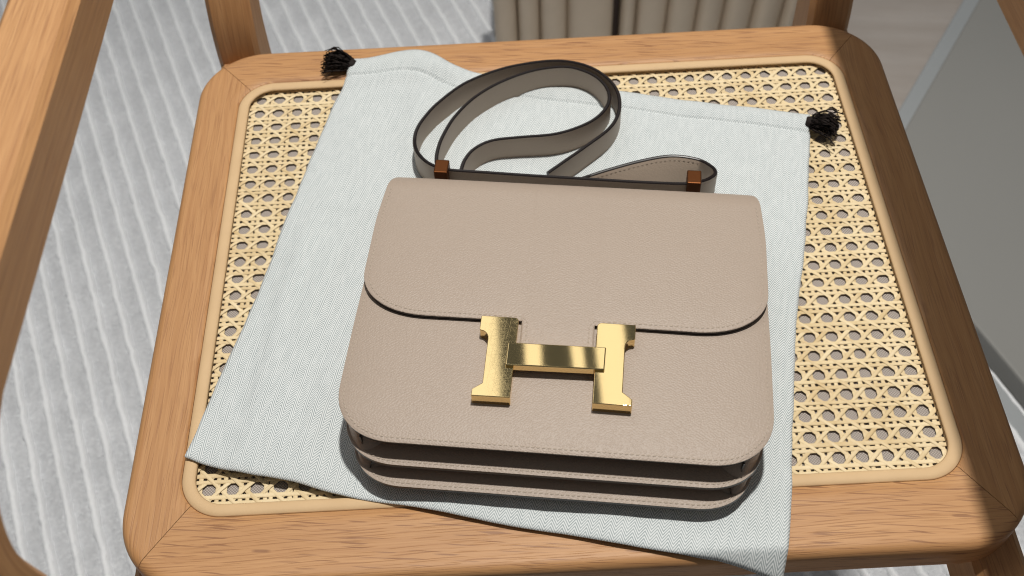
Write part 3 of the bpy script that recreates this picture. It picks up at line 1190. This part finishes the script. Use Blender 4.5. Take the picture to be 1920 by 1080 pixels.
# flap: down each side, along the lower edge, and round the clasp notches
fl = [Vector((-LW * flap_w(y), y, 0)) for y in [0.166 - (0.166 - 0.106) * k / 30 for k in range(30)]]
fl += [Vector((x * flap_w(flap_bot(x)), flap_bot(x), 0)) for x in columns(LW) if x < NX0 - 0.001]
left = fl + [Vector((NX0 - 0.0003, FB, 0)), Vector((NX0, FB - 0.0003, 0)), Vector((NX0, 0.060, 0))]
right = [Vector((NX1, 0.060, 0)), Vector((NX1, FB - 0.0003, 0)), Vector((NX1 + 0.0003, FB, 0))]
right += [Vector((x * flap_w(flap_bot(x)), flap_bot(x), 0)) for x in columns(LW) if x > NX1 + 0.001]
right += [Vector((LW * flap_w(y), y, 0)) for y in [0.106 + (0.166 - 0.106) * k / 30 for k in range(1, 31)]]
for pl in (left, right):
    p, t = stitches_along(pl, flap_z, 0.0029)
    stitch_mesh("flap_stitching", p, t, bag)


# -- clasp
def plate(name, poly, z0, z1, m_, bw=0.0008, seg=4):
    n = len(poly)
    V = [(x, y, z0) for x, y in poly] + [(x, y, z1) for x, y in poly]
    F = [tuple(range(n, 2 * n)), tuple(reversed(range(n)))] + [(i, (i + 1) % n, n + (i + 1) % n, n + i) for i in range(n)]
    o = mesh(name, V, F, m_, bag, smooth=False)
    bevel(o, bw, seg, 30)
    for p_ in o.data.polygons: p_.use_smooth = True
    o.modifiers[-1].harden_normals = True
    return o


def pillar(s):
    # s=-1 left, +1 right ; local x measured from the inner straight edge outward
    xi = -0.0216 if s < 0 else 0.0202
    P = []
    def a(o, y): P.append((xi + s * o, y))
    a(0.0, 0.0252); a(0.0200, 0.0250); a(0.0200, 0.0290)
    a(0.0150, 0.0330)
    a(0.0152, 0.0600)
    for k in range(1, 7):
        g = R_(90 * k / 6)
        a(0.0152 + 0.0046 * (1 - math.cos(g)), 0.0605 + 0.0050 * math.sin(g))
    a(0.0203, 0.0662); a(0.0203, 0.0751)
    for k in range(0, 5):
        g = R_(90 * k / 4)
        a(0.0022 - 0.0022 * math.sin(g), 0.0751 - 0.0022 * (1 - math.cos(g)))
    if s > 0: P.reverse()
    P = list(reversed(P))
    o = plate("clasp_post", P, 0.0432, 0.0514, GOLDWORN if s < 0 else GOLD)
    return o


l_ = pillar(-1); l_["label"] = "scratched gold clasp post on the left"
r_ = pillar(1); r_["label"] = "smooth gold clasp post on the right"
plate("clasp_bar", [(-0.0258, 0.0436), (0.0253, 0.0446), (0.0255, 0.0585), (-0.0258, 0.0578)], 0.0480, 0.0532, GOLD, 0.0006)


# -- strap
def ribbon(name, path, parent, zb, zt, th_=0.0024, lean=None):
    """path in bag-local xy; stands on edge; black painted edges"""
    pts = resample(path, 0.0022)
    V, F, MI = [], [], []
    n = len(pts)
    r = 0.0006
    for k, p in enumerate(pts):
        t = (pts[min(n - 1, k + 1)] - pts[max(0, k - 1)]).normalized()
        s = Vector((-t.y, t.x, 0))
        f = k / (n - 1)
        b0, t0 = zb(f), zt(f)
        h = th_ / 2
        for o, z in ((-h, b0 + r), (-h, t0 - r), (-h + r, t0), (h - r, t0), (h, t0 - r), (h, b0 + r), (h - r, b0), (-h + r, b0)):
            low = (t0 - z) / max(1e-6, t0 - b0)
            V.append((p.x + s.x * o, p.y + s.y * o - (lean(f) * low if lean else 0.0), z))
    for k in range(n - 1):
        for i in range(8):
            F.append((k * 8 + i, k * 8 + (i + 1) % 8, (k + 1) * 8 + (i + 1) % 8, (k + 1) * 8 + i))
            MI.append(0 if i in (0, 4) else 1)
    F.append(tuple(range(8))); F.append(tuple((n - 1) * 8 + i for i in reversed(range(8)))); MI += [1, 1]
    sp, st, sn = [], [], []
    acc = resample(path, 0.0030)
    for k in range(1, len(acc) - 1):
        t = (acc[k + 1] - acc[k - 1]).normalized()
        sd = Vector((-t.y, t.x, 0))
        f = k / (len(acc) - 1)
        ln = lean(f) if lean else 0.0
        for up in (0.0026, 0.0166):
            low = up / 0.0192
            for sg_ in (-1, 1):
                sp.append(acc[k] + sd * (sg_ * (th_ / 2 + 0.00004)) + Vector((0, -ln * low, zt(f) - up))); st.append(t.copy()); sn.append(sd * sg_)
    rib = mesh(name, V, F, [STRAPLEATHER, EDGE], parent, midx=MI, angle=40)
    stitch_mesh('strap_stitching', sp, st, rib, L=0.0018, W=0.00024, H=0.00012, nrm=sn)
    return rib, pts


M3 = rot
def unproj(px, py, z):
    """measured point of the photograph -> place in the room at height z above the cane (bag-local xy)"""
    d = M3 @ Vector(((px - 960) / 2087.2, -(py - 540) / 2087.2, -1))
    s = (z - 0.53672) / d.z
    w = Vector((-0.02603 + s * d.x - bo.x, -0.42737 + s * d.y - bo.y))
    return Vector((math.cos(th) * w.x + math.sin(th) * w.y, -math.sin(th) * w.x + math.cos(th) * w.y, 0))


ZL, ZS = 0.0245, 0.0305          # top edge of the loops on the cloth / of the run along the bag
pr1 = [(1079, 337, ZL), (1140, 317, ZL), (1207, 299, ZL), (1260, 291, ZL), (1307, 297, ZL), (1333, 310, ZL), (1342, 322, ZL + .002), (1334, 331, .029), (1316, 338, ZS),
       (1287, 343, ZS), (1200, 340, ZS), (1100, 334, ZS), (1000, 328, ZS), (920, 322.5, ZS), (842, 317, ZS), (816, 310, ZS), (796, 299, .029), (781, 281, .027), (777, 262, ZL),
       (782, 240, ZL), (797, 217, ZL), (823, 190, ZL), (873, 154, ZL), (940, 128, ZL), (1007, 115, ZL), (1057, 113, ZL), (1100, 122, ZL), (1133, 140, ZL), (1154, 163, ZL),
       (1162, 190, ZL), (1157, 218, ZL), (1140, 242, ZL), (1100, 272, ZL), (1060, 300, ZL), (1024, 325, ZL)]
pr2 = [(822, 318, ZL), (818, 300, ZL), (821, 278, ZL), (831, 252, ZL), (853, 217, ZL), (890, 181, ZL), (940, 152, ZL), (1000, 131, ZL), (1057, 124, ZL), (1093, 131, ZL), (1122, 146, ZL),
       (1140, 168, ZL), (1141, 192, ZL), (1123, 216, ZL), (1090, 235, ZL), (1040, 250, ZL), (973, 256, ZL), (923, 262, ZL), (890, 277, ZL), (871, 299, ZL), (863, 324, ZL)]


def make_ribbon(name, pr, lean=None):
    ctrl = [unproj(a, b, z) for a, b, z in pr]
    path = catmull(ctrl, 14)
    # height along the path, by nearest control point blend
    cum = [0.0]
    for a, b in zip(path, path[1:]): cum.append(cum[-1] + (b - a).length)
    tot = cum[-1]
    cz = [(cum[min(len(cum) - 1, i * 14)] / tot, pr[i][2]) for i in range(len(pr))]
    def zt(f):
        for (a, za), (b, zb_) in zip(cz, cz[1:]):
            if a <= f <= b: return za + (zb_ - za) * ((f - a) / max(1e-9, b - a))
        return cz[-1][1]
    return ribbon(name, path, bag, lambda f: zt(f) - 0.0192, zt, lean=lean)


o1, _ = make_ribbon("strap", pr1, lambda f: 0.0085 * math.sin(math.pi * min(1, max(0, f / 0.155))) ** 0.7)
o2, _ = make_ribbon("strap", pr2)

# strap keepers on the bag's top edge
for (px, py), zt in (((829, 303), 0.0345), ((1302, 323), 0.0345)):
    c = unproj(px, py, zt)
    o = box("strap_keeper", (-0.0043, -0.0080, 0.013), (0.0043, 0.0026, zt), KEEPER, bag, (c.x, c.y - 0.0008, 0), bw=0.0006)
